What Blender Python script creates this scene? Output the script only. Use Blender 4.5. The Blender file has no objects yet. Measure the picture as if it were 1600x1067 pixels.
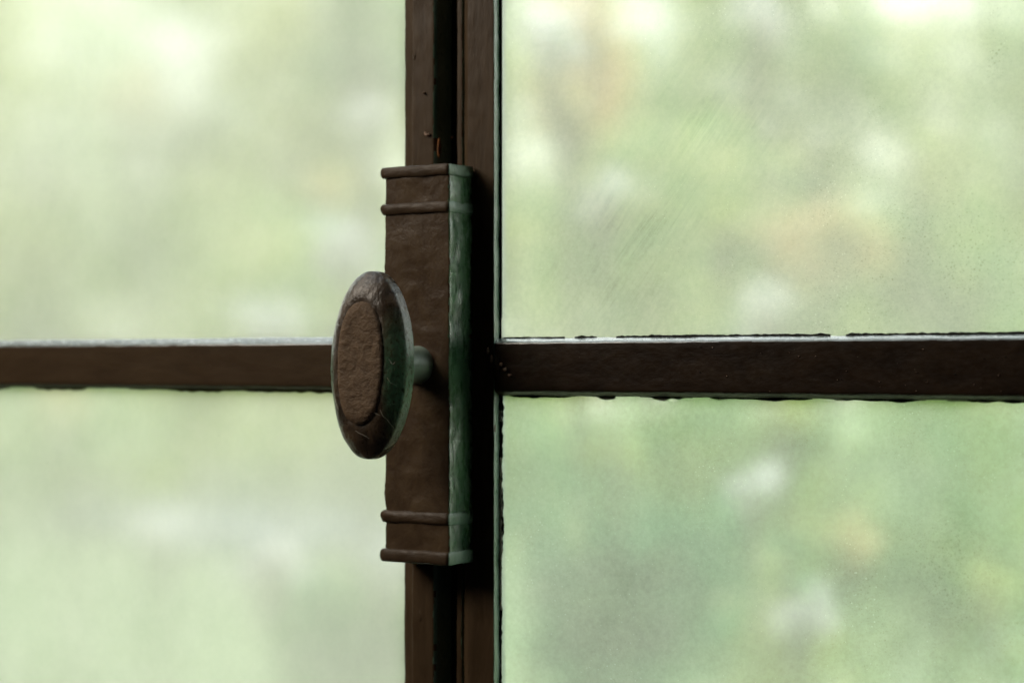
import bpy, math, random
from mathutils import Vector, Matrix, noise
random.seed(7)
S = bpy.context.scene
COL = S.collection

# ---------------------------------------------------------------- camera
TH = math.radians(32.7)            # the window is seen obliquely, its right side nearer
PITCH = math.radians(0.69)
FPX, CX, CY, DIST = 2900.0, 800.0, 533.5, 0.818
FWD = Vector((-math.sin(TH)*math.cos(PITCH), math.cos(TH)*math.cos(PITCH), math.sin(PITCH)))
RGT = Vector((math.cos(TH), math.sin(TH), 0))
UPV = RGT.cross(FWD)
CAM = Vector((DIST*math.sin(TH), -DIST*math.cos(TH), 0))
cd = bpy.data.cameras.new('camera')
cam = bpy.data.objects.new('camera', cd)
COL.objects.link(cam)
cam.matrix_world = Matrix.Translation(CAM) @ Matrix((RGT, UPV, -FWD)).transposed().to_4x4()
cd.sensor_width = 36.0
cd.lens = FPX/1600*36
cd.clip_start, cd.clip_end = 0.02, 200
cd.dof.use_dof = True
cd.dof.focus_distance = 0.770
cd.dof.aperture_fstop = cd.lens/8.0
S.camera = cam

def ray(px, py):
    return (FWD*FPX + RGT*(px-CX) - UPV*(py-CY)).normalized()
def at(px, py, Y):                  # a measured picture point carried onto the plane y = Y
    d = ray(px, py)
    return CAM + d*((Y-CAM.y)/d.y)
def out(px, py, dist):              # a point that far from the camera
    return CAM + ray(px, py)*dist
def X(px, Y): return at(px, 568, Y).x

# ---------------------------------------------------------------- light
W = bpy.data.worlds.new('World'); S.world = W; W.use_nodes = True
W.node_tree.nodes['Background'].inputs[0].default_value = (0.55, 0.62, 0.6, 1)
W.node_tree.nodes['Background'].inputs[1].default_value = 0.0037
def area(name, loc, target, size, power, col):
    l = bpy.data.lights.new(name, 'AREA'); l.shape = 'RECTANGLE'
    l.size, l.size_y = size; l.energy = power; l.color = col
    o = bpy.data.objects.new(name, l); COL.objects.link(o)
    o.location = loc
    o.rotation_euler = (Vector(target)-Vector(loc)).to_track_quat('-Z', 'Y').to_euler()
    return o
area('room_lamp', (-0.74, -0.70, 0.62), (-0.03, 0, 0.02), (0.5, 0.5), 2.05, (1.0, 0.90, 0.76))
area('skylight_lamp', (-0.95, -0.14, 1.8), (-0.03, 0, 0.02), (1.5, 1.0), 2.8, (0.85, 0.95, 1.0))
sl = bpy.data.lights.new('sun', 'SUN'); sl.energy = 5.0; sl.angle = math.radians(2); sl.color = (1, .97, .92)
so = bpy.data.objects.new('sun', sl); COL.objects.link(so)
so.rotation_euler = Vector((.25, -.62, -.78)).to_track_quat('-Z', 'Y').to_euler()
S.view_settings.view_transform = 'Standard'
S.view_settings.look = 'None'
S.view_settings.exposure = 2.22
S.view_settings.gamma = 1
S.render.engine = 'CYCLES'
S.cycles.use_denoising = True
try: S.cycles.denoiser = 'OPENIMAGEDENOISE'
except Exception: pass
S.cycles.max_bounces = 10
S.cycles.transmission_bounces = 8
S.cycles.diffuse_bounces = 3
S.cycles.glossy_bounces = 4
S.cycles.transparent_max_bounces = 8
S.cycles.sample_clamp_indirect = 6
S.cycles.blur_glossy = 0.5

# ---------------------------------------------------------------- helpers
def link(o, parent=None):
    COL.objects.link(o)
    if parent: o.parent = parent
    return o
def mesh_obj(name, verts, faces, mats, parent=None, smooth=False, fmat=None):
    me = bpy.data.meshes.new(name)
    me.from_pydata([tuple(v) for v in verts], [], faces)
    for m in (mats if isinstance(mats, (list, tuple)) else [mats]): me.materials.append(m)
    if fmat:
        for p, i in zip(me.polygons, fmat): p.material_index = i
    if smooth:
        for p in me.polygons: p.use_smooth = True
    me.update()
    return link(bpy.data.objects.new(name, me), parent)
def thing(name, loc, label, cat, group=None):
    o = bpy.data.objects.new(name, None); o.location = loc; o.empty_display_size = .02
    o['label'] = label; o['category'] = cat
    if group: o['group'] = group
    return link(o)
def tag(o, label, cat, group=None):
    o['label'] = label; o['category'] = cat
    if group: o['group'] = group
def to_parent_space(o):             # child built in world coordinates under an unrotated parent
    if o.parent:
        off = Vector(o.parent.location); p = o.parent.parent
        while p: off += Vector(p.location); p = p.parent
        o.location = -off
    return o
def nz(p, s, seed=0.0):
    return noise.noise(Vector((p[0]*s+seed, p[1]*s-seed*1.7, p[2]*s+seed*0.6)))
def fbm(p, s, seed=0.0):
    return nz(p, s, seed)*.6 + nz(p, s*2.3, seed+5)*.3 + nz(p, s*5.1, seed+9)*.15

def tube(V, F, pts, n=7):
    k0 = len(V)
    for i, (p, r) in enumerate(pts):
        p = Vector(p); q = Vector(pts[min(i+1, len(pts)-1)][0]); o_ = Vector(pts[max(i-1, 0)][0])
        d = (q-o_).normalized(); a1 = d.orthogonal().normalized(); a2 = d.cross(a1)
        for j in range(n):
            t = 2*math.pi*j/n; V.append(p+(a1*math.cos(t)+a2*math.sin(t))*r)
    for i in range(len(pts)-1):
        for j in range(n):
            F.append((k0+i*n+j, k0+i*n+(j+1) % n, k0+(i+1)*n+(j+1) % n, k0+(i+1)*n+j))
# ---------------------------------------------------------------- materials
class NT:
    def __init__(s, name):
        s.m = bpy.data.materials.new(name); s.m.use_nodes = True
        s.t = s.m.node_tree; s.t.nodes.clear()
        s.o = s.n('ShaderNodeOutputMaterial')
        s.tc = s.n('ShaderNodeTexCoord')
    def n(s, k, **kw):
        x = s.t.nodes.new(k)
        for a, b in kw.items(): setattr(x, a, b)
        return x
    def l(s, a, b): s.t.links.new(a, b)
    def val(s, sock, v):
        if hasattr(v, 'is_output') or isinstance(v, bpy.types.NodeSocket): s.l(v, sock)
        else: sock.default_value = v
    def mapping(s, scale=(1,1,1), rot=(0,0,0), loc=(0,0,0), vec=None):
        m = s.n('ShaderNodeMapping'); m.inputs['Scale'].default_value = scale
        m.inputs['Rotation'].default_value = rot; m.inputs['Location'].default_value = loc
        s.l(vec or s.tc.outputs['Object'], m.inputs[0]); return m.outputs[0]
    def noise(s, vec, scale, detail=4, rough=.55, dist=0):
        x = s.n('ShaderNodeTexNoise'); s.l(vec, x.inputs['Vector'])
        x.inputs['Scale'].default_value = scale; x.inputs['Detail'].default_value = detail
        x.inputs['Roughness'].default_value = rough; x.inputs['Distortion'].default_value = dist
        return x.outputs['Fac']
    def voro(s, vec, scale, feature='F1'):
        x = s.n('ShaderNodeTexVoronoi', feature=feature); s.l(vec, x.inputs['Vector'])
        x.inputs['Scale'].default_value = scale; return x.outputs['Distance']
    def ramp(s, f, pts):
        r = s.n('ShaderNodeValToRGB'); e = r.color_ramp.elements
        while len(e) < len(pts): e.new(0.5)
        for el, (p, c) in zip(e, pts):
            el.position = p; el.color = c if len(c) == 4 else (*c, 1)
        s.l(f, r.inputs[0]); return r.outputs[0]
    def rng(s, f, a, b, c=0., d=1.):
        r = s.n('ShaderNodeMapRange'); s.val(r.inputs[0], f)
        for i, v in zip((1,2,3,4), (a,b,c,d)): r.inputs[i].default_value = v
        return r.outputs[0]
    def math(s, op, a, b=0., c=None):
        m = s.n('ShaderNodeMath', operation=op); s.val(m.inputs[0], a); s.val(m.inputs[1], b)
        if c is not None: s.val(m.inputs[2], c)
        return m.outputs[0]
    def mix(s, f, a, b, mode='MIX'):
        m = s.n('ShaderNodeMix', data_type='RGBA', blend_type=mode)
        s.val(m.inputs[0], f)
        for i, v in ((6, a), (7, b)):
            if isinstance(v, tuple): m.inputs[i].default_value = (*v, 1)
            else: s.l(v, m.inputs[i])
        return m.outputs[2]
    def bump(s, h, strength, dist, normal=None):
        b = s.n('ShaderNodeBump'); s.l(h, b.inputs['Height'])
        b.inputs['Strength'].default_value = strength; b.inputs['Distance'].default_value = dist
        if normal: s.l(normal, b.inputs['Normal'])
        return b.outputs[0]
    def out(s, sh): s.l(sh, s.o.inputs[0]); return s.m

def paint(name, base, dark, rough=.32, wrinkle=1.0, brush=(1,1,1), spec=.5, chips=0.0, coarse=140, dust=0.5, flank=0.0):
    a = NT(name)
    v = a.mapping(brush)
    big = a.noise(v, coarse, 5, .6, .4)
    fine = a.noise(v, coarse*5, 5, .65)
    col = a.mix(a.rng(big, .35, .68), dark, base)
    if flank:   # green tint on the two flanks of the knob
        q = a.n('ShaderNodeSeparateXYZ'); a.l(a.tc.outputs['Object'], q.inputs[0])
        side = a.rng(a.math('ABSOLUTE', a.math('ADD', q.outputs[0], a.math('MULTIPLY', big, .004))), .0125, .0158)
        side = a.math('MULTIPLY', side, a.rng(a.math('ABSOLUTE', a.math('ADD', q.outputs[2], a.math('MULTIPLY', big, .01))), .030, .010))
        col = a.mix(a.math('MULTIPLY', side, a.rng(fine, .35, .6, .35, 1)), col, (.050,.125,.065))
    # faint dust specks caught in the paint
    d = a.math('LESS_THAN', a.voro(a.mapping(), 380), .055)
    dm = a.math('MULTIPLY', d, a.math('GREATER_THAN', a.noise(a.mapping(loc=(.3,.1,.7)), 55, 3), .56))
    col = a.mix(a.math('MULTIPLY', dm, dust), col, (.22, .19, .14))
    if chips:
        c = a.noise(a.mapping(loc=(1.3,2.1,.4)), 210, 6, .7)
        cm = a.rng(c, 1-chips*.33, 1-chips*.33+.02)
        col = a.mix(cm, col, (.30, .17, .085))
    p = a.n('ShaderNodeBsdfPrincipled')
    a.l(col, p.inputs['Base Color'])
    a.l(a.rng(fine, .3, .7, rough-.08, rough+.14), p.inputs['Roughness'])
    p.inputs['Specular IOR Level'].default_value = spec
    h = a.math('ADD', a.math('MULTIPLY', big, 1.0), a.math('MULTIPLY', fine, .28))
    a.l(a.bump(h, min(1, .55*wrinkle), .0016), p.inputs['Normal'])
    return a.out(p.outputs[0])

BROWN, BDARK = (.074, .047, .025), (.046, .028, .014)
M_stile = paint('brown_paint_stile', BROWN, BDARK, .40, .45, (1,1,.25), spec=.12)
M_lbar = paint('brown_paint_left_bar', (.058,.036,.018), (.042,.025,.012), .45, .3, (.25,1,1), spec=.12)
M_bar = paint('brown_paint_bar', (.028,.016,.008), (.015,.008,.004), .36, .4, (.5,1,1), coarse=120, spec=.2)
M_box = paint('brown_paint_case', (.088,.057,.031), (.056,.034,.019), .34, .8, (1,1,.8), coarse=95, spec=.16)
M_band = paint('brown_paint_moulding', (.070,.043,.023), BDARK, .46, .9, (.5,1,1), chips=.35, spec=.22)
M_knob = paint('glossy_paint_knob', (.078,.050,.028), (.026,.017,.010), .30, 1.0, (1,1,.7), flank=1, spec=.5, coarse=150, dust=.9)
M_facet = paint('worn_brown_paint_knob', (.150,.095,.054), (.100,.062,.034), .62, 1.7, (1,1,1.3), spec=.25, coarse=200, dust=.4)
M_green = paint('green_side_faces', (.095,.190,.095), (.024,.066,.030), .26, .5, (1,1,.35), spec=.8, coarse=70)  # green given to the faces of the case turned to the right
M_pgreen = paint('pale_green_side_faces', (.13,.20,.15), (.06,.12,.07), .3, .6, (1,1,.4), spec=.8, coarse=90)  # pale green for right-facing faces of the stiles and mouldings
M_ledge = paint('sky_sheen_ledge', (.22,.24,.24), (.12,.14,.13), .20, .35, (.3,1,1), spec=1.0)  # pale base colour imitates the skylight's sheen on the bars' top bevels
M_stem = paint('glossy_paint_stem', (.24,.30,.24), (.15,.20,.15), .42, .2, spec=.9)
M_gap = paint('black_rebate', (.022,.016,.010), (.008,.006,.004), .6, .5, spec=.2)
M_putty = paint('dark_old_putty', (.012,.010,.007), (.004,.004,.003), .75, 1, spec=.2)
M_pale = paint('pale_flaking_putty', (.36,.32,.26), (.20,.17,.13), .7, 1, spec=.3)
M_rust = paint('rusty_chip', (.30,.11,.03), (.10,.04,.015), .75, 1, spec=.2)
M_crack = paint('chipped_undercoat', (.42,.28,.20), (.24,.16,.11), .6, 1, spec=.3)
def plain(name, c, r=.8):
    a = NT(name); p = a.n('ShaderNodeBsdfPrincipled')
    a.l(a.mix(a.noise(a.mapping(), 6, 5), tuple(x*.8 for x in c), c), p.inputs['Base Color'])
    p.inputs['Roughness'].default_value = r
    return a.out(p.outputs[0])
M_wall = plain('wall_plaster', (.10,.095,.085))

def glass_mat(name, kind, film_lo, film_hi, film_col, rough, seed):
    """kind: 'clean' outer face, 'left' soft grime, 'right' speckled grime with wipe marks"""
    a = NT(name)
    if kind == 'clean':
        g = a.n('ShaderNodeBsdfRefraction'); g.inputs['IOR'].default_value = 1.45
        g.inputs['Roughness'].default_value = rough
        g.inputs['Color'].default_value = (.97,.98,.96,1)
        return a.out(g.outputs[0])
    v = a.mapping(loc=(seed, 0, seed*.37))
    cloud = a.noise(v, 9, 4, .5)
    vert = a.noise(a.mapping((1,1,1), loc=(seed,0,0)), 30, 5, .6)
    film = a.math('ADD', a.math('MULTIPLY', cloud, .7), a.math('MULTIPLY', vert, .3))
    fac = a.rng(film, .38, .62, film_lo, film_hi)
    col = a.mix(a.noise(a.mapping(loc=(4+seed,0,2)), 7, 3), film_col, (.95,.93,.74))
    fine = a.noise(v, 420, 3, .7)
    fac = a.math('ADD', fac, a.math('MULTIPLY', a.math('SUBTRACT', fine, .5), .16 if kind == 'right' else .05))
    if kind == 'right':
        # diagonal marks of an old wipe: thin lines that come and go, in two swathes
        xyz = a.n('ShaderNodeSeparateXYZ'); a.l(a.tc.outputs['Object'], xyz.inputs[0])
        p1, p2 = at(1175, 95, GY0), at(925, 480, GY0)
        dx, dz = (p2.x-p1.x), (p2.z-p1.z); ln = math.hypot(dx, dz); dx /= ln; dz /= ln
        gx = a.math('SUBTRACT', xyz.outputs[0], p1.x); gz = a.math('SUBTRACT', xyz.outputs[2], p1.z)
        along = a.math('ADD', a.math('MULTIPLY', gx, dx), a.math('MULTIPLY', gz, dz))
        perp = a.math('ADD', a.math('MULTIPLY', gx, dz), a.math('MULTIPLY', gz, -dx))
        cm = a.n('ShaderNodeCombineXYZ'); a.l(a.math('ADD', perp, a.math('MULTIPLY', cloud, .004)), cm.inputs[0]); a.l(a.math('MULTIPLY', along, .05), cm.inputs[2])
        lines = a.noise(cm.outputs[0], 300, 6, .72, .25)
        inb = a.math('MULTIPLY', a.rng(a.math('ABSOLUTE', a.math('ADD', perp, a.math('MULTIPLY', a.math('SUBTRACT', a.noise(a.mapping(loc=(5,2,1)), 24, 2), .5), .06))), .046, .0), a.rng(a.math('ABSOLUTE', a.math('SUBTRACT', along, ln*.5)), ln*.72, ln*.35))
        brk = a.rng(a.noise(a.mapping(loc=(.32+seed,0,.2)), 40, 5, .7), .40, .66)
        msk = a.math('MULTIPLY', inb, brk) if seed < 4 else 0.0
        fac = a.math('SUBTRACT', fac, a.math('MULTIPLY', a.math('MULTIPLY', a.rng(lines, .44, .62), msk), .15))
    sep = a.n('ShaderNodeSeparateXYZ'); a.l(a.tc.outputs['Object'], sep.inputs[0])
    # specks of dirt: small, irregular, in clusters
    wob = a.n('ShaderNodeVectorMath', operation='ADD')
    nv = a.n('ShaderNodeTexNoise'); nv.inputs['Scale'].default_value = 900
    a.l(a.tc.outputs['Object'], nv.inputs['Vector'])
    sc = a.n('ShaderNodeVectorMath', operation='SCALE'); a.l(nv.outputs['Color'], sc.inputs[0]); sc.inputs['Scale'].default_value = .0007
    a.l(v, wob.inputs[0]); a.l(sc.outputs[0], wob.inputs[1])
    d1 = a.voro(wob.outputs[0], 560 if kind == 'right' else 260)
    clus = a.noise(a.mapping((1,1,.6), loc=(2.2+seed,0,1)), 26, 4, .62)
    spots = 0.0
    for (sx_, sy_, rr, kk) in SPOTS:
        pp = at(sx_, sy_, GY0)
        ds = a.n('ShaderNodeVectorMath', operation='DISTANCE'); a.l(a.tc.outputs['Object'], ds.inputs[0]); ds.inputs[1].default_value = pp
        g = a.rng(ds.outputs['Value'], rr, 0, 0, kk)
        spots = g if spots == 0.0 else a.math('ADD', spots, g)
    side = a.rng(sep.outputs[0], .02, .22, 0., .15)
    th = a.math('ADD', a.rng(clus, .47, .68, 0, .19), side if kind == 'right' else 0.)
    if kind == 'right': th = a.math('ADD', th, spots)
    grain = a.noise(a.mapping((1,1,1.3), loc=(9+seed,0,2)), 1500, 2, .8, .6)
    speck = a.math('LESS_THAN', d1, a.math('MULTIPLY', th, .62 if kind == 'right' else .6))
    # each speck keeps only the part of itself where a finer noise is high, so no two are alike
    speck = a.math('MULTIPLY', speck, a.rng(a.noise(a.mapping(loc=(3,1,seed)), 1100, 2, .7), .42, .58))
    dark = a.math('MAXIMUM', speck, a.math('MULTIPLY', a.rng(grain, .55, .68), a.rng(th, .05, .28, 0, .8)) if kind == 'right' else speck)
    d2 = a.voro(a.mapping((1,1,1), loc=(7.7+seed,0,3.1)), 430)
    lite = a.math('LESS_THAN', d2, a.math('MULTIPLY', a.rng(clus, .40, .7, .02, .15), .9 if kind == 'right' else .3))
    tr = a.n('ShaderNodeBsdfTranslucent'); a.l(col, tr.inputs['Color'])
    di = a.n('ShaderNodeBsdfDiffuse'); a.l(col, di.inputs['Color'])
    fl = a.n('ShaderNodeMixShader'); fl.inputs[0].default_value = .04
    a.l(tr.outputs[0], fl.inputs[1]); a.l(di.outputs[0], fl.inputs[2])
    gl = a.n('ShaderNodeBsdfRefraction'); gl.inputs['IOR'].default_value = 1.45
    gl.inputs['Roughness'].default_value = rough; gl.inputs['Color'].default_value = (.97,.98,.96,1)
    b = a.bump(a.math('ADD', fine, a.math('MULTIPLY', lite, .8)), .05, .0003)
    a.l(b, gl.inputs['Normal'])
    m1 = a.n('ShaderNodeMixShader'); a.l(fac, m1.inputs[0]); a.l(gl.outputs[0], m1.inputs[1]); a.l(fl.outputs[0], m1.inputs[2])
    lt = a.n('ShaderNodeBsdfTranslucent'); lt.inputs['Color'].default_value = (.95,.97,.86,1)
    m2 = a.n('ShaderNodeMixShader'); a.l(a.math('MULTIPLY', lite, .28), m2.inputs[0]); a.l(m1.outputs[0], m2.inputs[1]); a.l(lt.outputs[0], m2.inputs[2])
    dk = a.n('ShaderNodeBsdfDiffuse'); dk.inputs['Color'].default_value = (.16,.15,.08,1)
    m3 = a.n('ShaderNodeMixShader'); a.l(a.math('MULTIPLY', dark, .40), m3.inputs[0]); a.l(m2.outputs[0], m3.inputs[1]); a.l(dk.outputs[0], m3.inputs[2])
    gs = a.n('ShaderNodeBsdfGlossy'); gs.inputs['Roughness'].default_value = .25
    m4 = a.n('ShaderNodeMixShader'); m4.inputs[0].default_value = .03
    a.l(m3.outputs[0], m4.inputs[1]); a.l(gs.outputs[0], m4.inputs[2])
    return a.out(m4.outputs[0])
GY0 = .0062
SPOTS = [(1560, 88, .006, .34), (1553, 112, .004, .3), (1450, 370, .032, .22), (1560, 430, .03, .2), (1500, 880, .02, .28), (1490, 945, .012, .3), (1585, 1000, .012, .35), (1255, 680, .014, .25), (1120, 440, .02, .12), (1440, 860, .02, .2)]
ROUGH = .118
G_back = glass_mat('fogged_glass_outer', 'clean', 0, 0, None, ROUGH, 0)
G_left = [glass_mat('fogged_glass_soft_%s' % k, 'left', .48, .62, (.97,.93,.78), ROUGH, s) for k, s in (('upper', 1.3), ('lower', 5.1))]
G_right = [glass_mat('fogged_glass_speckled_%s' % k, 'right', lo, hi, c, ROUGH*.92, s) for k, s, c, lo, hi in (('upper', 2.4, (.96,.93,.72), .44, .56), ('lower', 8.2, (.82,.95,.68), .34, .47))]

# ---------------------------------------------------------------- profile members
def extrude(name, prof, t0, t1, axis, mat, parent, step=.003, amp=.00025, seed=0., side=None, ledge=None):
    """prof: closed list of (a, b): (x, y) for axis 'z', (y, z) for axis 'x'. Surface gets the slight waviness of thick brushed paint."""
    pts = []
    n = len(prof)
    for i in range(n):
        p, q = prof[i], prof[(i+1) % n]
        L = math.hypot(q[0]-p[0], q[1]-p[1])
        k = max(1, min(8, int(L/.0015)))
        for j in range(k): pts.append((p[0]+(q[0]-p[0])*j/k, p[1]+(q[1]-p[1])*j/k))
    m = len(pts); N = max(2, int(abs(t1-t0)/step))
    V, F = [], []
    cx = sum(p[0] for p in pts)/m; cy = sum(p[1] for p in pts)/m
    for i in range(N+1):
        t = t0+(t1-t0)*i/N
        for (a, b) in pts:
            w = (a, b, t) if axis == 'z' else (t, a, b)
            d = amp*(fbm(w, 90, seed)+.5*fbm((w[0], w[1], w[2]), 320, seed+3))
            da, db = a-cx, b-cy; l = math.hypot(da, db) or 1
            a2, b2 = a+da/l*d*1.6, b+db/l*d*1.6
            V.append((a2, b2, t) if axis == 'z' else (t, a2, b2))
    for i in range(N):
        for j in range(m):
            k = (j+1) % m
            F.append((i*m+j, i*m+k, (i+1)*m+k, (i+1)*m+j))
    F.append(tuple(range(m))); F.append(tuple(N*m+j for j in range(m)))
    o = mesh_obj(name, V, F, mat, parent, smooth=True)
    import bmesh
    bm = bmesh.new(); bm.from_mesh(o.data); bmesh.ops.recalc_face_normals(bm, faces=bm.faces)
    for e in bm.edges:
        if len(e.link_faces) == 2 and e.calc_face_angle(0) > math.radians(38): e.smooth = False
    bm.to_mesh(o.data); bm.free()
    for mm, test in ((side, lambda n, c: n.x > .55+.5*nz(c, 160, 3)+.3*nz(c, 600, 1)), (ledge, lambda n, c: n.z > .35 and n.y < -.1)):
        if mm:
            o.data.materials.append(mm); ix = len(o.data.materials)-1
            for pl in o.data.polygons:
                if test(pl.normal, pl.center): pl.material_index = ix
    return to_parent_space(o)
def rnd(prof, r=.0006, only=None):     # soften the corners of a profile
    res = []; n = len(prof)
    for i in range(n):
        p0, p, p1 = Vector(prof[i-1]), Vector(prof[i]), Vector(prof[(i+1) % n])
        u = p0-p; v = p1-p
        rr = min(r, u.length*.4, v.length*.4)
        if rr < 1e-5: res.append(tuple(p)); continue
        A = p+u.normalized()*rr; B = p+v.normalized()*rr
        for t in (0, .33, .67, 1):
            q = A*(1-t)**2+p*2*t*(1-t)+B*t*t
            res.append(tuple(q))
    return res
def ribbon(name, axis, fixedY, base, t0, t1, wfun, mat, parent, side=1, step=.0008, thick=.0006, amp=0.):
    """a ragged strip of putty lying on the glass along an edge; wfun(t) = its width there, 0 = broken away"""
    V, F = [], []; N = int(abs(t1-t0)/step); prev = None
    for i in range(N+1):
        t = t0+(t1-t0)*i/N; w = wfun(t)
        if w <= .00008: prev = None; continue
        b0 = base-side*.0006; b1 = base+side*w
        k = len(V); y0 = fixedY-thick*(.6+.8*abs(nz((t,0,0), 700)))
        for (b, y) in ((b0, fixedY), (b0, y0), (b1, y0+thick*.3), (b1+side*.0001, fixedY)):
            V.append((b, y, t) if axis == 'z' else (t, y, b))
        if prev is not None:
            p = prev
            for j in range(3): F.append((p+j, p+j+1, k+j+1, k+j))
        prev = k
    o = to_parent_space(mesh_obj(name, V, F, mat, parent)); o['kind'] = 'stuff'; return o

TOP, BOT = .235, -.235
ZT, ZB = .0099, -.0124              # faces of the glazing bars
GY = .0062                          # room side of the glass
# ---------------------------------------------------------------- left casement
xa, xb, xc = X(632, .004), X(645, .0005), X(677, 0)
LW = -.43
left = thing('window_casement', ((LW+xc)/2, 0, BOT), 'left brown steel casement whose closing edge carries the latch, with the softly blurred fogged panes', 'window')
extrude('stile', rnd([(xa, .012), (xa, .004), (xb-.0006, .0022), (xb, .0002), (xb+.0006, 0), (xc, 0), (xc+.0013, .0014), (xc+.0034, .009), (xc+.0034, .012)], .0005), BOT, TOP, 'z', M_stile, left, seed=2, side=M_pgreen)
extrude('stile', rnd([(LW, .012), (LW, 0), (LW+.02, 0), (LW+.024, .006), (LW+.024, .012)], .0005), BOT, TOP, 'z', M_stile, left, seed=3)
def bar_prof(y0, zt, zb, bev=.0022, depth=.0050, low=.0018):
    return rnd([(y0+.011, zt+bev*.9), (y0+depth, zt+bev*.9), (y0+.0008, zt), (y0, zt-.0008), (y0, zb+.0008), (y0+.001, zb), (y0+depth, zb-low), (y0+.011, zb-low)], .0005)
extrude('glazing_bar', bar_prof(.0012, ZT+.0002, ZB+.0012, .0029, .0044, .0014), LW+.022, xa+.001, 'x', M_lbar, left, seed=5, ledge=M_ledge)
for z0, z1 in ((TOP, TOP+.025), (BOT-.025, BOT)):
    extrude('rail', rnd([(.012, z0), (0, z0), (0, z1), (.012, z1)], .0005), LW, xc, 'x', M_bar, left, step=.01)
def pane(x0, x1, z0, z1, mat, parent, y=GY):
    V = [(x0,y,z0),(x1,y,z0),(x1,y,z1),(x0,y,z1),(x0,y+.003,z0),(x1,y+.003,z0),(x1,y+.003,z1),(x0,y+.003,z1)]
    F = [(0,1,2,3),(5,4,7,6),(4,0,3,7),(1,5,6,2),(3,2,6,7),(4,5,1,0)]
    return to_parent_space(mesh_obj('glass_pane', V, F, [mat, G_back], parent, fmat=[0,1,1,1,1,1]))
pane(LW+.010, xa+.004, ZT-.002, TOP+.004, G_left[0], left)
pane(LW+.010, xa+.004, BOT-.004, ZB+.002, G_left[1], left)
def ragged(seed, s, thr, w):
    def f(t):
        n = nz((t,0,0), s, seed); m = nz((t,0,0), s*7, seed+4)
        k = n-thr
        return 0 if k < 0 else min(1, k*5)*w*(.75+.7*m)
    return f
ribbon('putty', 'x', GY, ZB-.0004, LW+.03, xa, ragged(3.1, 26, -.22, .0013), M_lbar, left, side=-1)
# ---------------------------------------------------------------- right casement
x1, x2, x3, x4, x5, x6, x7 = X(714, .004), X(722, .004), X(727, .002), X(731, 0), X(772, 0), X(780, .0056), X(785, GY)
RW = .30
right = thing('window_casement', ((x1+RW)/2, 0, BOT), 'right brown steel casement with speckled, wiped glass and a dark bar under ragged putty', 'window')
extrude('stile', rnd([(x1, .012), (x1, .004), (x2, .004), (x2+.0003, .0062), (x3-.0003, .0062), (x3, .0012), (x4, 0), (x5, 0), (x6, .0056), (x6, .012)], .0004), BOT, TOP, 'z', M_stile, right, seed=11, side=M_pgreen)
extrude('stile', rnd([(RW-.024, .012), (RW-.024, .006), (RW-.02, 0), (RW, 0), (RW, .012)], .0005), BOT, TOP, 'z', M_stile, right, seed=12)
extrude('glazing_bar', bar_prof(.0004, ZT, ZB, .0015, .0052, .0016), x6-.003, RW-.022, 'x', M_bar, right, seed=7, amp=.00022, ledge=M_ledge)
for z0, z1 in ((TOP, TOP+.025), (BOT-.025, BOT)):
    extrude('rail', rnd([(.012, z0), (0, z0), (0, z1), (.012, z1)], .0005), xc+.0004, RW, 'x', M_bar, right, step=.01)
pane(x6-.004, RW-.010, ZT-.002, TOP+.004, G_right[0], right)
pane(x6-.004, RW-.010, BOT-.004, ZB+.002, G_right[1], right)
extrude('rebate_strip', [(xc+.001, .0095), (x1+.002, .0095), (x1+.002, .016), (xc+.001, .016)], BOT, TOP, 'z', M_gap, right, step=.01, amp=0)
def upper_w(t):
    n = nz((t,0,0), 60, 2.2); m = nz((t,0,0), 520, 9)
    return max(0, min(1, (n+.46)*9))*.00042*(1+1.1*m)*(1 if t > .028 else .4)
ribbon('putty', 'x', GY, ZT+.0017, x7, RW-.02, upper_w, M_putty, right, side=1)
def lower_w(t):
    n = nz((t,0,0), 55, 7.2); m = nz((t,0,0), 210, 1); k = nz((t,0,0), 700, 2)
    ramp = max(0, min(1, (t-.055)/.06))
    near = max(0, min(1, (.045-t)/.02))
    q = nz((t,0,0), 130, 5)
    return max(0, (.00085*ramp+.0009*near)*(.75+1.0*n+.7*q+.35*m+.12*k)*max(0, min(1, (n+.32)*7)))
ribbon('putty', 'x', GY, ZB-.0016, x7-.003, RW-.02, lower_w, M_putty, right, side=-1, step=.0005)
def pale_w(t):
    n = nz((t,0,0), 70, 3.6); m = nz((t,0,0), 240, 6)
    return 0 if n < .05 else .0012*min(1, (n-.05)*8)*(.8+.9*m)
ribbon('pale_putty', 'x', GY+.0002, ZB-.0014, x7, RW-.02, pale_w, M_pale, right, side=-1, step=.0005, thick=.0003)
def edge_w(t):
    n = nz((t,0,0), 48, 4.4); m = nz((t,0,0), 380, 3)
    return .0007 if t > .02 else max(.0004, .0013*(.7+n*1.2+.8*m))
ribbon('putty', 'z', GY, x6+.0004, BOT, TOP, edge_w, M_putty, right, side=1, step=.0007)
def edge_p(t):
    n = nz((t,0,0), 40, 8.9); m = nz((t,0,0), 500, 3)
    return 0 if (t > -.02 or n < -.1) else .0011*(.9+.8*m)
ribbon('pale_putty', 'z', GY-.0005, x6+.0002, BOT, TOP, edge_p, M_pale, right, side=1, step=.0007)

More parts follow.
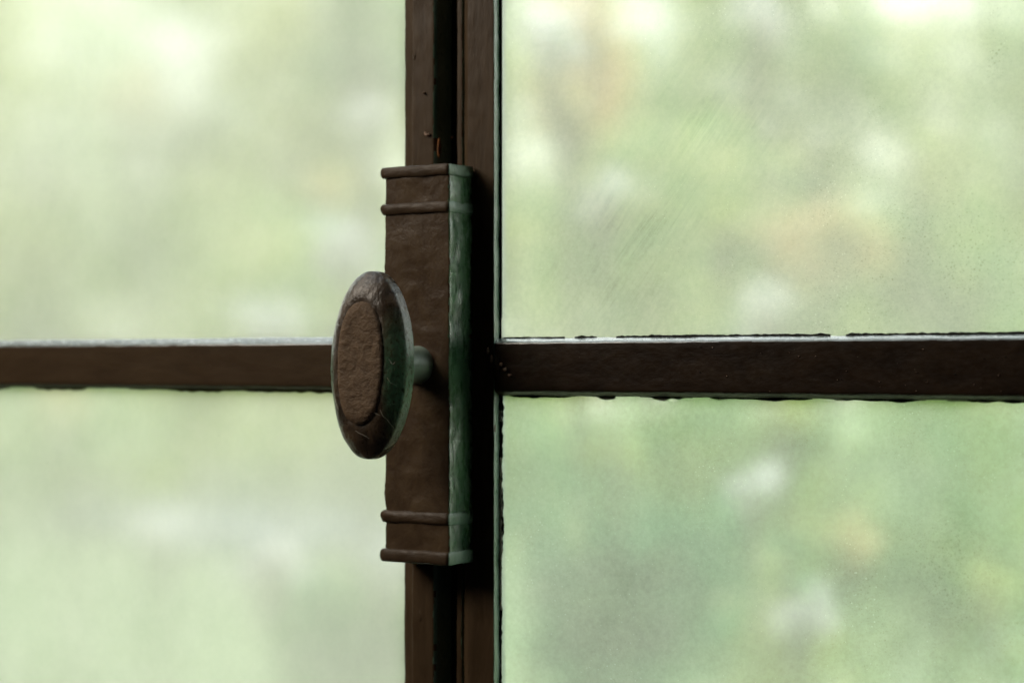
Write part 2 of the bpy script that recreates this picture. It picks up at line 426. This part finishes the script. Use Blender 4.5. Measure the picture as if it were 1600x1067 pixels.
def blob(name, c, r, mat, parent, seed, rough=.35, nu=18, nv=10):
    V, F = [], []
    for j in range(nv+1):
        ph = math.pi*j/nv
        for i in range(nu):
            a = 2*math.pi*i/nu
            n = Vector((math.sin(ph)*math.cos(a), math.cos(ph), math.sin(ph)*math.sin(a)))
            k = 1+rough*fbm(n, 2.2, seed)*1.6
            V.append(Vector(c)+Vector((n.x*r[0], n.y*r[1], n.z*r[2]))*k)
    for j in range(nv):
        for i in range(nu):
            F.append((j*nu+i, j*nu+(i+1) % nu, (j+1)*nu+(i+1) % nu, (j+1)*nu+i))
    return to_parent_space(mesh_obj(name, V, F, mat, parent, smooth=True))
# weld lump and flakes where the right bar meets its stile, drips on the left stile
p = at(775, 575, .001); blob('weld_lump', p, (.0035, .0012, .008), M_bar, right, 1)
for px, py, rx, rz in ((762, 548, .0007, .0016), (768, 560, .0008, .0019), (783, 569, .0008, .0009), (789, 577, .0010, .0008), (797, 586, .0011, .0005)):
    p = at(px, py, -.0007); blob('paint_chip', p, (rx, .0004, rz), M_crack, right, px*.1, .5, 10, 6)
for px, py, rx, rz, m in ((668, 211, .0012, .0006, M_crack), (665, 209, .0006, .0007, M_crack), (686, 232, .0006, .0035, M_rust), (650, 872, .0007, .0035, M_rust), (663, 146, .0004, .0005, M_crack)):
    p = at(px, py, -.0006 if px < 680 else .0012); blob('paint_chip', p, (rx*1.2, .0009, rz*1.2), m, left, px*.13, .5, 10, 6)
for px, py in ((690, 72), (697, 106), (698, 140), (694, 160), (706, 215), (701, 175), (697, 1002)):
    p = at(px, py, .0092); blob('paint_chip', p, (.0007, .0005, .0008), M_crack, right, px*.17+py, .6, 8, 6)

random.seed(41)
for k in range(26):
    px, py = random.uniform(1080, 1590), random.uniform(540, 612)
    p = at(px, py, .0002); q = random.choice((M_crack, M_putty, M_crack))
    blob('paint_fleck', p, (random.uniform(.00012, .00035), .00025, random.uniform(.0001, .00022)), q, right, k*1.3, .5, 8, 5)
for k in range(9):
    z_ = random.uniform(-.2, .2); x_ = xb+random.random()*(xc-xb)
    if -.085 < z_ < .085: continue
    blob('paint_bubble', (x_, .0002, z_), (random.uniform(.0005, .0012), .0005, random.uniform(.0008, .003)), M_stile, left, k*2.1, .4, 12, 7)
# ---------------------------------------------------------------- latch
BF = -.0185                         # front of the latch case
bl, br = X(601, BF), X(702, BF)
bz1, bz0 = at(700, 262, BF).z, at(703, 881, BF).z
latch = thing('window_latch', ((bl+br)/2, 0, bz0), 'brown painted latch case with a faceted oval knob, on the closing edge of a casement', 'window latch')
def case_mesh(name, x0, x1, yf, yb, z0, z1, mat, amp, seed, r=.0009, step=.0016):
    prof = rnd([(x0, yb), (x0, yf), (x1, yf), (x1, yb)], r)
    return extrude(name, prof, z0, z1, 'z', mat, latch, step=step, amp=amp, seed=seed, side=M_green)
case_mesh('latch_case', bl, br, BF, -.0002, bz0+.0012, bz1-.001, M_box, .0006, 21)
def moulding(z_mid, h, prot, seed, flare=0, wig=.0002):
    """half-round band wrapped round the front and both sides of the case"""
    path = [(bl, -.0004), (bl, BF), (br, BF), (br, -.0004)]
    nrm = [Vector((-1, 0)), Vector((-1, -1)), Vector((.35, -1)), Vector((.35, 0))]
    pts, nn = [], []
    for i in range(3):
        k = 22 if i == 1 else 12
        for j in range(k + (1 if i == 2 else 0)):
            t = j/k
            pts.append(Vector(path[i]).lerp(Vector(path[i+1]), t)); nn.append(nrm[i].lerp(nrm[i+1], t) if i != 1 else Vector((-1 if t < .03 else (.35 if t > .97 else 0), -1)))
    V, F = [], []; K = 10
    for i, (q, n) in enumerate(zip(pts, nn)):
        for j in range(K+1):
            a = math.pi*j/K
            w = (q.x, q.y, z_mid)
            pr = prot*math.sin(a)**.8*(1+.25*nz((q.x*60, q.y*60, a), 1, seed))-.0003
            dz = -h/2*math.cos(a)
            if flare: pr = prot*(math.sin(a)**.6)-.0003
            wz = wig*1.5*nz((q.x, q.y, 0), 110, seed)
            V.append((q.x+n.x*pr, q.y+n.y*pr, z_mid+dz+wz))
    for i in range(len(pts)-1):
        for j in range(K):
            F.append((i*(K+1)+j, (i+1)*(K+1)+j, (i+1)*(K+1)+j+1, i*(K+1)+j+1))
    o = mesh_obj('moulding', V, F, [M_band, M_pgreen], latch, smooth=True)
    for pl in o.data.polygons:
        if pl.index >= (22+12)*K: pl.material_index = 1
    return to_parent_space(o)
zz = lambda py: at(650, py, BF).z
moulding((zz(262)+zz(274))/2, .0052, .0017, 1, 1)
moulding((zz(318)+zz(333))/2, .0052, .0016, 2)
moulding((zz(800)+zz(817))/2, .0056, .0016, 3)
moulding((zz(862)+zz(877))/2, .0060, .0018, 4, 1)
cap = to_parent_space(mesh_obj('end_cap', [(bl-.0012, BF-.0012, bz1), (br+.0004, BF-.0012, bz1), (br+.0004, 0, bz1), (bl-.0012, 0, bz1), (bl, BF, bz1-.0015), (br, BF, bz1-.0015), (br, 0, bz1-.0015), (bl, 0, bz1-.0015)],
    [(0,1,2,3),(0,4,5,1),(1,5,6,2),(3,7,4,0),(2,6,7,3),(7,6,5,4)], M_band, latch))

# knob: oval plate with a bevelled front, on a flared neck
kc = at(575.5, 570, 0)
sx = (bl+br)/2 + .0006
# distance of the rim plane so that the rim's middle stands where the photograph shows it
def solve_y(px, x):
    lo, hi = -.12, 0
    for _ in range(50):
        m = (lo+hi)/2
        if at(px, 570, m).x > x: lo = m
        else: hi = m
    return (lo+hi)/2
ky = solve_y(575.5, sx)
print('BOX', ky)
kz = at(575.5, 570.5, ky).z
knob = bpy.data.objects.new('knob', None); knob.empty_display_size = .01
knob.parent = latch; COL.objects.link(knob)
knob.location = Vector((sx, ky, kz))-Vector(latch.location)
ksc = (Vector((sx, ky, kz))-CAM).dot(FWD)/FPX
hw, hh = 62*ksc/math.cos(TH)*1.0, 146.5*ksc
fw, fh, fdep = 37*ksc/math.cos(TH), 96*ksc, .0055
TILT = math.radians(-1.8)
def sup(a, e):
    c, s = math.cos(a), math.sin(a)
    return math.copysign(abs(c)**(2/e), c), math.copysign(abs(s)**(2/e), s)
def knob_mesh(name, rings, mat, seed, amp, close_front=False, close_back=False, na=120):
    """rings: (half width, half height, y, exponent, z shift)"""
    V, F = [], []
    for (w, h, y, e, zs) in rings:
        for i in range(na):
            a = 2*math.pi*i/na; c, s = sup(a, e)
            x_, z_ = w*c, h*s
            X_ = x_*math.cos(TILT)-z_*math.sin(TILT); Z_ = x_*math.sin(TILT)+z_*math.cos(TILT)+zs
            q = (X_, y, Z_)
            d = amp*(fbm(q, 130, seed)+.5*fbm(q, 420, seed))
            l = math.hypot(X_, Z_) or 1
            V.append((X_+X_/l*d*.5, y-d, Z_+Z_/l*d*.5))
    m = len(rings)
    for j in range(m-1):
        for i in range(na):
            F.append((j*na+i, j*na+(i+1) % na, (j+1)*na+(i+1) % na, (j+1)*na+i))
    if close_front: F.append(tuple(range(na)))
    if close_back: F.append(tuple((m-1)*na+i for i in range(na)))
    o = mesh_obj(name, V, F, mat, knob, smooth=True)
    import bmesh
    bm = bmesh.new(); bm.from_mesh(o.data); bmesh.ops.recalc_face_normals(bm, faces=bm.faces); bm.to_mesh(o.data); bm.free()
    return o
rings = []
# bevel from the facet's edge out to the rim, rounded rim, hollow back towards the neck
for k in range(13):
    t = k/12
    bulge = math.sin(math.pi*t)*.0001
    rings.append((fw+(hw-fw)*t-.0004+.0004*t, fh+(hh-fh)*t, -fdep+fdep*t**1.9-bulge, 2.3-.3*t, .0008*(1-t)))
for k in range(1, 9):
    a = math.pi/2*k/8
    rings.append((hw+.0007*math.sin(a)-.0004*(k/8), hh+.0006*math.sin(a)-.0004*(k/8), .0052*k/8, 2.0, 0))
for w, h, y in ((.95,.96,.0062), (.82,.85,.0078), (.62,.66,.0094), (.42,.44,.0105), (.30,.20,.0112)):
    rings.append((hw*w, hh*h, y, 2.0, 0))
knob_mesh('knob_plate', rings, M_knob, 31, .0005, close_back=True)
fr = []
for k in range(9):
    t = k/8
    fr.append(((fw-.0003*(k<8))*(.02+.98*min(1,t*8/7)), (fh-.0003*(k<8))*(.02+.98*min(1,t*8/7)), -fdep-.0011+(.0003 if k == 7 else .0018 if k == 8 else 0), 2.3, .0008))
knob_mesh('front_facet', fr, M_facet, 37, .0005, close_front=True)
# neck
V, F = [], []; NA = 40
zl = BF-ky
prof = [(.0105, .0056), (.014, .0058), (.019, .0062), (zl-.008, .0070), (zl-.004, .0077), (zl-.0014, .0084), (zl+.0004, .0086)]
for y, r in prof:
    for i in range(NA):
        a = 2*math.pi*i/NA; V.append((r*math.cos(a), y, r*math.sin(a)))
for j in range(len(prof)-1):
    for i in range(NA):
        F.append((j*NA+i, j*NA+(i+1) % NA, (j+1)*NA+(i+1) % NA, (j+1)*NA+i))
mesh_obj('neck', V, F, M_stem, knob, smooth=True)
# dust fibres stuck to the knob's lower bevel
def fibre(pts, r=.00006):
    V, F = [], []
    P = []
    for i in range(len(pts)-1):
        for k in range(3): P.append(pts[i].lerp(pts[i+1], k/3)+Vector((nz((i,k,0),1.3,pts[0].x*900)*.0002, 0, nz((k,i,0),1.7,pts[0].z*900)*.0002)))
    P.append(pts[-1])
    tube(V, F, [(p, r) for p in P], 4)
    return mesh_obj('dust_fibre', V, F, M_fib, knob)
M_fib = plain('pale_dust', (.50,.46,.38))
kw = Vector((sx, ky, kz))
def on_bevel(px, py):
    """point of the bevelled front of the knob seen near this picture point"""
    best = None
    for t in range(0, 41):
        t /= 40
        y = -fdep+fdep*t**1.9-math.sin(math.pi*t)*.0001
        q = at(px, py, ky+y)-kw
        w, h = fw+(hw-fw)*t, fh+(hh-fh)*t
        r = math.hypot(q.x/w, q.z/h)
        if best is None or abs(r-1) < best[0]: best = (abs(r-1), q)
    return best[1]+Vector((0, -.0005, 0))
for pl in (((595,640),(599,650),(606,655),(611,662),(616,668)), ((556,672),(563,677),(570,680),(578,685)), ((606,590),(611,598),(620,602)), ((608,560),(614,570),(618,566)), ((586,645),(594,648)), ((522,600),(525,625),(530,640))):
    fibre([on_bevel(*c) for c in pl])

# ---------------------------------------------------------------- wall round the window
def wall_box(V, F, x0, x1, z0, z1, y0=.0, y1=.045):
    k = len(V)
    V += [(x0,y0,z0),(x1,y0,z0),(x1,y0,z1),(x0,y0,z1),(x0,y1,z0),(x1,y1,z0),(x1,y1,z1),(x0,y1,z1)]
    F += [tuple(k+i for i in f) for f in ((0,1,2,3),(5,4,7,6),(4,0,3,7),(1,5,6,2),(3,2,6,7),(4,5,1,0))]
V, F = [], []
T2, B2 = TOP+.027, BOT-.027
wall_box(V, F, -2.2, LW-.002, -1.15, 1.5); wall_box(V, F, RW+.002, 2.2, -1.15, 1.5)
wall_box(V, F, LW-.002, RW+.002, T2, 1.5); wall_box(V, F, LW-.002, RW+.002, -1.15, B2)
o = mesh_obj('wall', V, F, M_wall); o['kind'] = 'structure'

# ---------------------------------------------------------------- garden
GZ = -1.1
# sky: the outdoor half of a dome
a = NT('sky_glow'); em = a.n('ShaderNodeEmission')
sp = a.n('ShaderNodeSeparateXYZ'); a.l(a.tc.outputs['Object'], sp.inputs[0])
a.l(a.ramp(a.rng(sp.outputs[2], 0, 40), [(0, (1,.98,.92)), (.35, (.93,.99,1)), (1, (.78,.90,1))]), em.inputs['Color'])
em.inputs['Strength'].default_value = .98
M_sky = a.out(em.outputs[0])
V, F = [], []; R = 45; NU, NV = 40, 16
for j in range(NV+1):
    el = math.radians(-2+92*j/NV)
    for i in range(NU+1):
        az = math.pi*i/NU
        V.append((R*math.cos(el)*math.cos(az), .4+R*math.cos(el)*math.sin(az), GZ+R*math.sin(el)))
for j in range(NV):
    for i in range(NU):
        F.append((j*(NU+1)+i, (j+1)*(NU+1)+i, (j+1)*(NU+1)+i+1, j*(NU+1)+i+1))
o = mesh_obj('sky', V, F, M_sky, smooth=True); o['kind'] = 'structure'
# ground
a = NT('lawn_grass'); p = a.n('ShaderNodeBsdfPrincipled')
c = a.mix(a.noise(a.mapping(), 1.6, 6, .7), (.12,.19,.07), (.26,.32,.14))
a.l(a.mix(a.rng(a.noise(a.mapping(), 9, 4), .5, .75), c, (.34,.33,.17)), p.inputs['Base Color']); p.inputs['Roughness'].default_value = .9
M_lawn = a.out(p.outputs[0])
V, F = [], []; n = 40
for j in range(n+1):
    for i in range(n+1):
        x_ = -46+i*92/n; y_ = .165+(j/n)**2*46
        V.append((x_, y_, GZ+.05*nz((x_, y_, 0), .6)))
for j in range(n):
    for i in range(n): F.append((j*(n+1)+i, j*(n+1)+i+1, (j+1)*(n+1)+i+1, (j+1)*(n+1)+i))
o = mesh_obj('lawn', V, F, M_lawn, smooth=True); o['kind'] = 'structure'

def leaf_mat(name, c1, c2):
    a = NT(name)
    oi = a.n('ShaderNodeNewGeometry')
    col = a.mix(oi.outputs['Random Per Island'], c1, c2)
    d = a.n('ShaderNodeBsdfDiffuse'); t = a.n('ShaderNodeBsdfTranslucent')
    a.l(col, d.inputs['Color']); a.l(col, t.inputs['Color'])
    m = a.n('ShaderNodeMixShader'); m.inputs[0].default_value = .5
    a.l(d.outputs[0], m.inputs[1]); a.l(t.outputs[0], m.inputs[2])
    return a.out(m.outputs[0])
L = {
 'green': leaf_mat('leaf_green', (.13,.32,.09), (.32,.55,.20)),
 'deep': leaf_mat('leaf_deep_green', (.04,.20,.07), (.13,.40,.17)),
 'lime': leaf_mat('leaf_lime', (.38,.52,.10), (.66,.70,.22)),
 'pale': leaf_mat('leaf_pale', (.62,.66,.26), (.88,.84,.44)),
 'orange': leaf_mat('leaf_orange', (.95,.62,.34), (.96,.82,.46)),
 'grey': leaf_mat('leaf_grey_green', (.34,.50,.28), (.60,.72,.46)),
 'flower': leaf_mat('petal_white', (.90,.86,.86), (.93,.92,.90)),
}
M_bark = plain('bark', (.20,.18,.12))
def leaf_quads(V, F, c, size, up):
    u = Vector((random.gauss(0,1), random.gauss(0,1), random.gauss(0,1)-.3)).normalized()
    w = u.cross(Vector((random.gauss(0,1), random.gauss(0,1), random.gauss(0,1)))).normalized()
    n = u.cross(w)*size*.16
    k = len(V); s = size/2
    V += [c-u*s, c-u*s*.2+w*s*.55+n, c+u*s, c-u*s*.2-w*s*.55+n, c+n*-.2]
    F += [(k, k+1, k+4), (k+1, k+2, k+4), (k+2, k+3, k+4), (k+3, k, k+4)]
def plant(name, c, rad, kinds, count, size, label, cat, trunk_r=.03, clumps=9, gap=.5, group=None):
    """c: crown centre, rad: crown half-axes; leaves in clumps through the crown's volume round real limbs"""
    random.seed(int(abs(c.x*731+c.y*377+c.z*991))*7+3)
    base = Vector((c.x+random.uniform(-.1,.1), c.y, GZ))
    t = thing(name, base, label, cat, group)
    V, F = [], []
    mid = Vector((c.x, c.y, max(GZ+.1, c.z-rad[2]*.45)))-base
    tube(V, F, [((0,0,-.05), trunk_r*1.25), (mid*.5+Vector((.03,0,0)), trunk_r), (mid, trunk_r*.75), (Vector(c)-base, trunk_r*.3)])
    cl = []
    for _ in range(clumps):
        d = Vector((random.uniform(-1,1), random.uniform(-1,1), random.uniform(-1,1)))
        while d.length > 1: d = Vector((random.uniform(-1,1), random.uniform(-1,1), random.uniform(-1,1)))
        q = Vector(c)+Vector((d.x*rad[0], d.y*rad[1], d.z*rad[2]))*.85-base
        cl.append(q)
        tube(V, F, [(mid*.9, trunk_r*.5), ((mid+q)*.5+Vector((0,0,-.04)), trunk_r*.3), (q, trunk_r*.1)], 5)
    mesh_obj('trunk' if trunk_r > .02 else 'stem', V, F, M_bark, t, smooth=True)
    for ki, (kname, share) in enumerate(kinds):
        V, F = [], []
        cr = min(rad[0], rad[2])*gap
        for _ in range(int(count*share)):
            q = cl[random.randrange(len(cl))] if ki == 0 else cl[(random.randrange(len(cl))//2*2+ki) % len(cl)]
            v = Vector((random.gauss(0,.5), random.gauss(0,.5), random.gauss(0,.42)))*cr
            leaf_quads(V, F, q+v, size*random.uniform(.6,1.25), 1)
        mesh_obj('crown' if ki == 0 else 'leaf_clump', V, F, L[kname], t)['kind'] = 'stuff'
    return t
ORD = ('first', 'second', 'third', 'fourth', 'fifth', 'sixth', 'seventh', 'eighth', 'ninth', 'tenth')
plants = [
 # px, py, dist, half-size px (w, h), kinds, count, leaf, name, label, cat
 (575, 60, 4.4, 95, 230, [('green',.7),('grey',.3)], 300, .07, 'young_tree', 'blurred young green tree behind the glass left of the central stile', 'tree'),
 (905, 110, 4.2, 75, 120, [('orange',.8),('pale',.2)], 330, .07, 'autumn_shrub', 'blurred orange-leaved shrub beyond the upper right pane, near its left edge', 'shrub'),
 (1010, 330, 4.8, 190, 200, [('green',.55),('pale',.45)], 480, .08, 'green_shrub', 'blurred mid green shrub beyond the middle of the upper right pane', 'shrub'),
 (1290, 380, 4.4, 110, 70, [('orange',.65),('lime',.35)], 260, .06, 'autumn_shrub', 'blurred yellow and orange shrub low in the upper right pane', 'shrub'),
 (1500, 450, 5.0, 200, 130, [('green',.6),('lime',.4)], 480, .08, 'green_shrub', 'blurred light green shrub at the right end of the upper right pane', 'shrub'),
 (990, 950, 3.3, 170, 170, [('deep',.85),('green',.15)], 900, .07, 'dark_shrub', 'blurred dark green shrub low in the lower right pane', 'shrub'),
 (1060, 720, 4.8, 300, 130, [('green',.6),('lime',.4)], 700, .075, 'green_shrub', 'blurred green shrub just under the dark bar beyond the lower right pane', 'shrub'),
 (1480, 830, 4.4, 230, 240, [('green',.6),('lime',.4)], 800, .075, 'green_shrub', 'blurred green shrub at the right edge of the lower right pane', 'shrub'),
 (1230, 930, 5.0, 170, 200, [('lime',.5),('pale',.5)], 520, .08, 'lime_shrub', 'blurred pale yellow-green shrub in the middle of the lower right pane', 'shrub'),
 (830, 700, 5.4, 130, 220, [('green',.5),('pale',.5)], 420, .08, 'green_shrub', 'blurred pale green shrub at the left edge of the lower right pane', 'shrub'),
 (450, 430, 6.0, 170, 170, [('lime',.4),('pale',.3),('green',.3)], 400, .09, 'lime_shrub', 'blurred yellow-green bush low in the upper left pane beside the latch', 'shrub'),
 (110, 700, 6.6, 240, 110, [('lime',.4),('grey',.6)], 460, .08, 'grey_shrub', 'blurred grey-green shrub at the left edge of the lower left pane', 'shrub'),
 (520, 1000, 4.4, 120, 110, [('green',.8),('deep',.2)], 320, .07, 'green_shrub', 'blurred green shrub in the lower left pane beside the central stile', 'shrub'),
]
plants.append((300, 500, 24, 1100, 230, [('pale',.5),('lime',.25),('grey',.25)], 5200, .34, 'far_hedge', 'tall pale blurred hedge low behind the upper left pane', 'hedge'))
plants.append((1700, 500, 24, 800, 230, [('green',.4),('lime',.3),('grey',.3)], 4200, .34, 'far_hedge', 'tall green blurred hedge low behind the upper right pane', 'hedge'))
for k in range(10):
    kinds = [[('pale',.6),('lime',.4)], [('pale',.5),('grey',.5)], [('lime',.5),('grey',.3),('green',.2)]][k % 3] if k < 4 or k > 6 else [('green',.45),('lime',.3),('pale',.25)]
    plants.append((-180+235*k, 190+40*(k*3 % 4)-60, 15+2.2*(k*2 % 3), 190, 520, kinds, 1700, .24, 'far_tree', '%s tree from the left in the blurred row closing off the garden' % ORD[k], 'tree'))
for k, (px, py, dd, where) in enumerate([(575, 195, 3.0, 'high in the upper left pane beside the central stile'), (1180, 35, 3.4, 'at the top of the upper right pane'), (870, 75, 3.0, 'near the top left corner of the upper right pane'),
    (945, 320, 3.2, 'left of the wipe marks in the upper right pane'), (540, 385, 3.2, 'above the knob in the upper left pane'), (425, 500, 3.6, 'just over the left bar in the upper left pane'),
    (605, 890, 3.0, 'under the latch in the lower left pane'), (262, 830, 3.4, 'in the middle of the lower left pane'), (415, 870, 3.0, 'right of the middle of the lower left pane'),
    (1180, 770, 3.0, 'in the middle of the lower right pane'), (1255, 940, 3.0, 'low in the lower right pane'), (1190, 480, 3.2, 'just over the dark bar in the upper right pane')]):
    plants.append((px, py, dd-.5, 34+7*(k % 3), 36+8*(k*2 % 3), [('flower', .92), ('green', .08)], 60 if px in (575, 540, 605, 870, 415) else 30, .045, 'bright_spot_blossom', 'white blossom added for a bright spot, '+where, 'shrub'))  # white blossom added to imitate pale blurred spots of light
for k, (px, py, dd, kc, w, where) in enumerate([(930, 20, 3.3, 'orange', 38, 'at the very top of the upper right pane'), (895, 150, 3.4, 'orange', 42, 'high at the left of the upper right pane'), (1235, 650, 3.2, 'lime', 40, 'just under the dark bar in the lower right pane'),
    (1330, 850, 3.4, 'orange', 38, 'in the middle of the lower right pane'), (1130, 345, 3.5, 'lime', 44, 'in the middle of the upper right pane'), (1545, 925, 3.0, 'lime', 40, 'at the lower right corner of the lower right pane'),
    (520, 290, 3.6, 'orange', 34, 'beside the latch top in the upper left pane'), (545, 480, 3.4, 'lime', 44, 'just left of the knob in the upper left pane'), (210, 150, 4.0, 'orange', 52, 'in the middle of the upper left pane'),
    (960, 690, 3.4, 'lime', 46, 'high at the left of the lower right pane'), (1440, 250, 3.8, 'lime', 48, 'right of the middle of the upper right pane'), (100, 640, 4.0, 'orange', 46, 'just under the left bar in the lower left pane'), (800, 380, 3.4, 'lime', 36, 'at the left edge of the upper right pane')]):
    plants.append((px, py, dd, w, w*1.15, [(kc, .7), ('pale', .3)], 26, .045, 'slender_shrub', ('orange' if kc == 'orange' else 'yellow-green')+' leaf tuft, '+where, 'shrub'))
# the garden goes on to the right of the view (the glossy side faces mirror it)
for k, (x_, y_, z_) in enumerate([(1.5, 2.6, -.1), (2.5, 3.2, .2), (3.3, 4.2, .3), (1.9, 4.0, .5), (.6, 3.3, .3)]):
    plants.append((None, Vector((x_, y_, z_)), 3, 330, 420, [('lime', .35), ('green', .65)], 800, .08, 'garden_bush', 'tall leafy green bush standing out of view to the right, number %s along' % ('one','two','three','four','five')[k], 'bush'))
for (px, py, dd, w, h, kinds, cnt, lf, nm, lab, cat) in plants:
    c = out(px, py, dd) if px is not None else py; k = dd/FPX
    plant(nm, c, (w*k*1.05, w*k*.8, h*k), kinds, cnt, lf, lab, cat, trunk_r=(.05 if dd > 9 else .015) if cat == 'tree' else (.004 if ('blossom' in lab or 'tuft' in lab) else .006), clumps=220 if dd > 20 else (60 if dd > 9 else 18))
# pale path
a = NT('pale_gravel'); p = a.n('ShaderNodeBsdfPrincipled')
a.l(a.mix(a.noise(a.mapping(), 30, 6), (.19,.21,.19), (.33,.34,.33)), p.inputs['Base Color']); p.inputs['Roughness'].default_value = .9
M_path = a.out(p.outputs[0])
V, F = [], []
for i in range(25):
    t = i/24; x_ = -9.4+t*3.4; y_ = 8.6+.5*math.sin(t*5); w_ = 1.1*math.sin(math.pi*min(1, t*.97+.02))**.6*(1+.35*nz((x_, 1, 0), .9))
    V += [(x_, y_-w_, GZ+.07), (x_, y_+w_*.9, GZ+.07)]
for i in range(24): F.append((2*i, 2*i+2, 2*i+3, 2*i+1))
o = mesh_obj('garden_path', V, F, M_path); o['kind'] = 'structure'
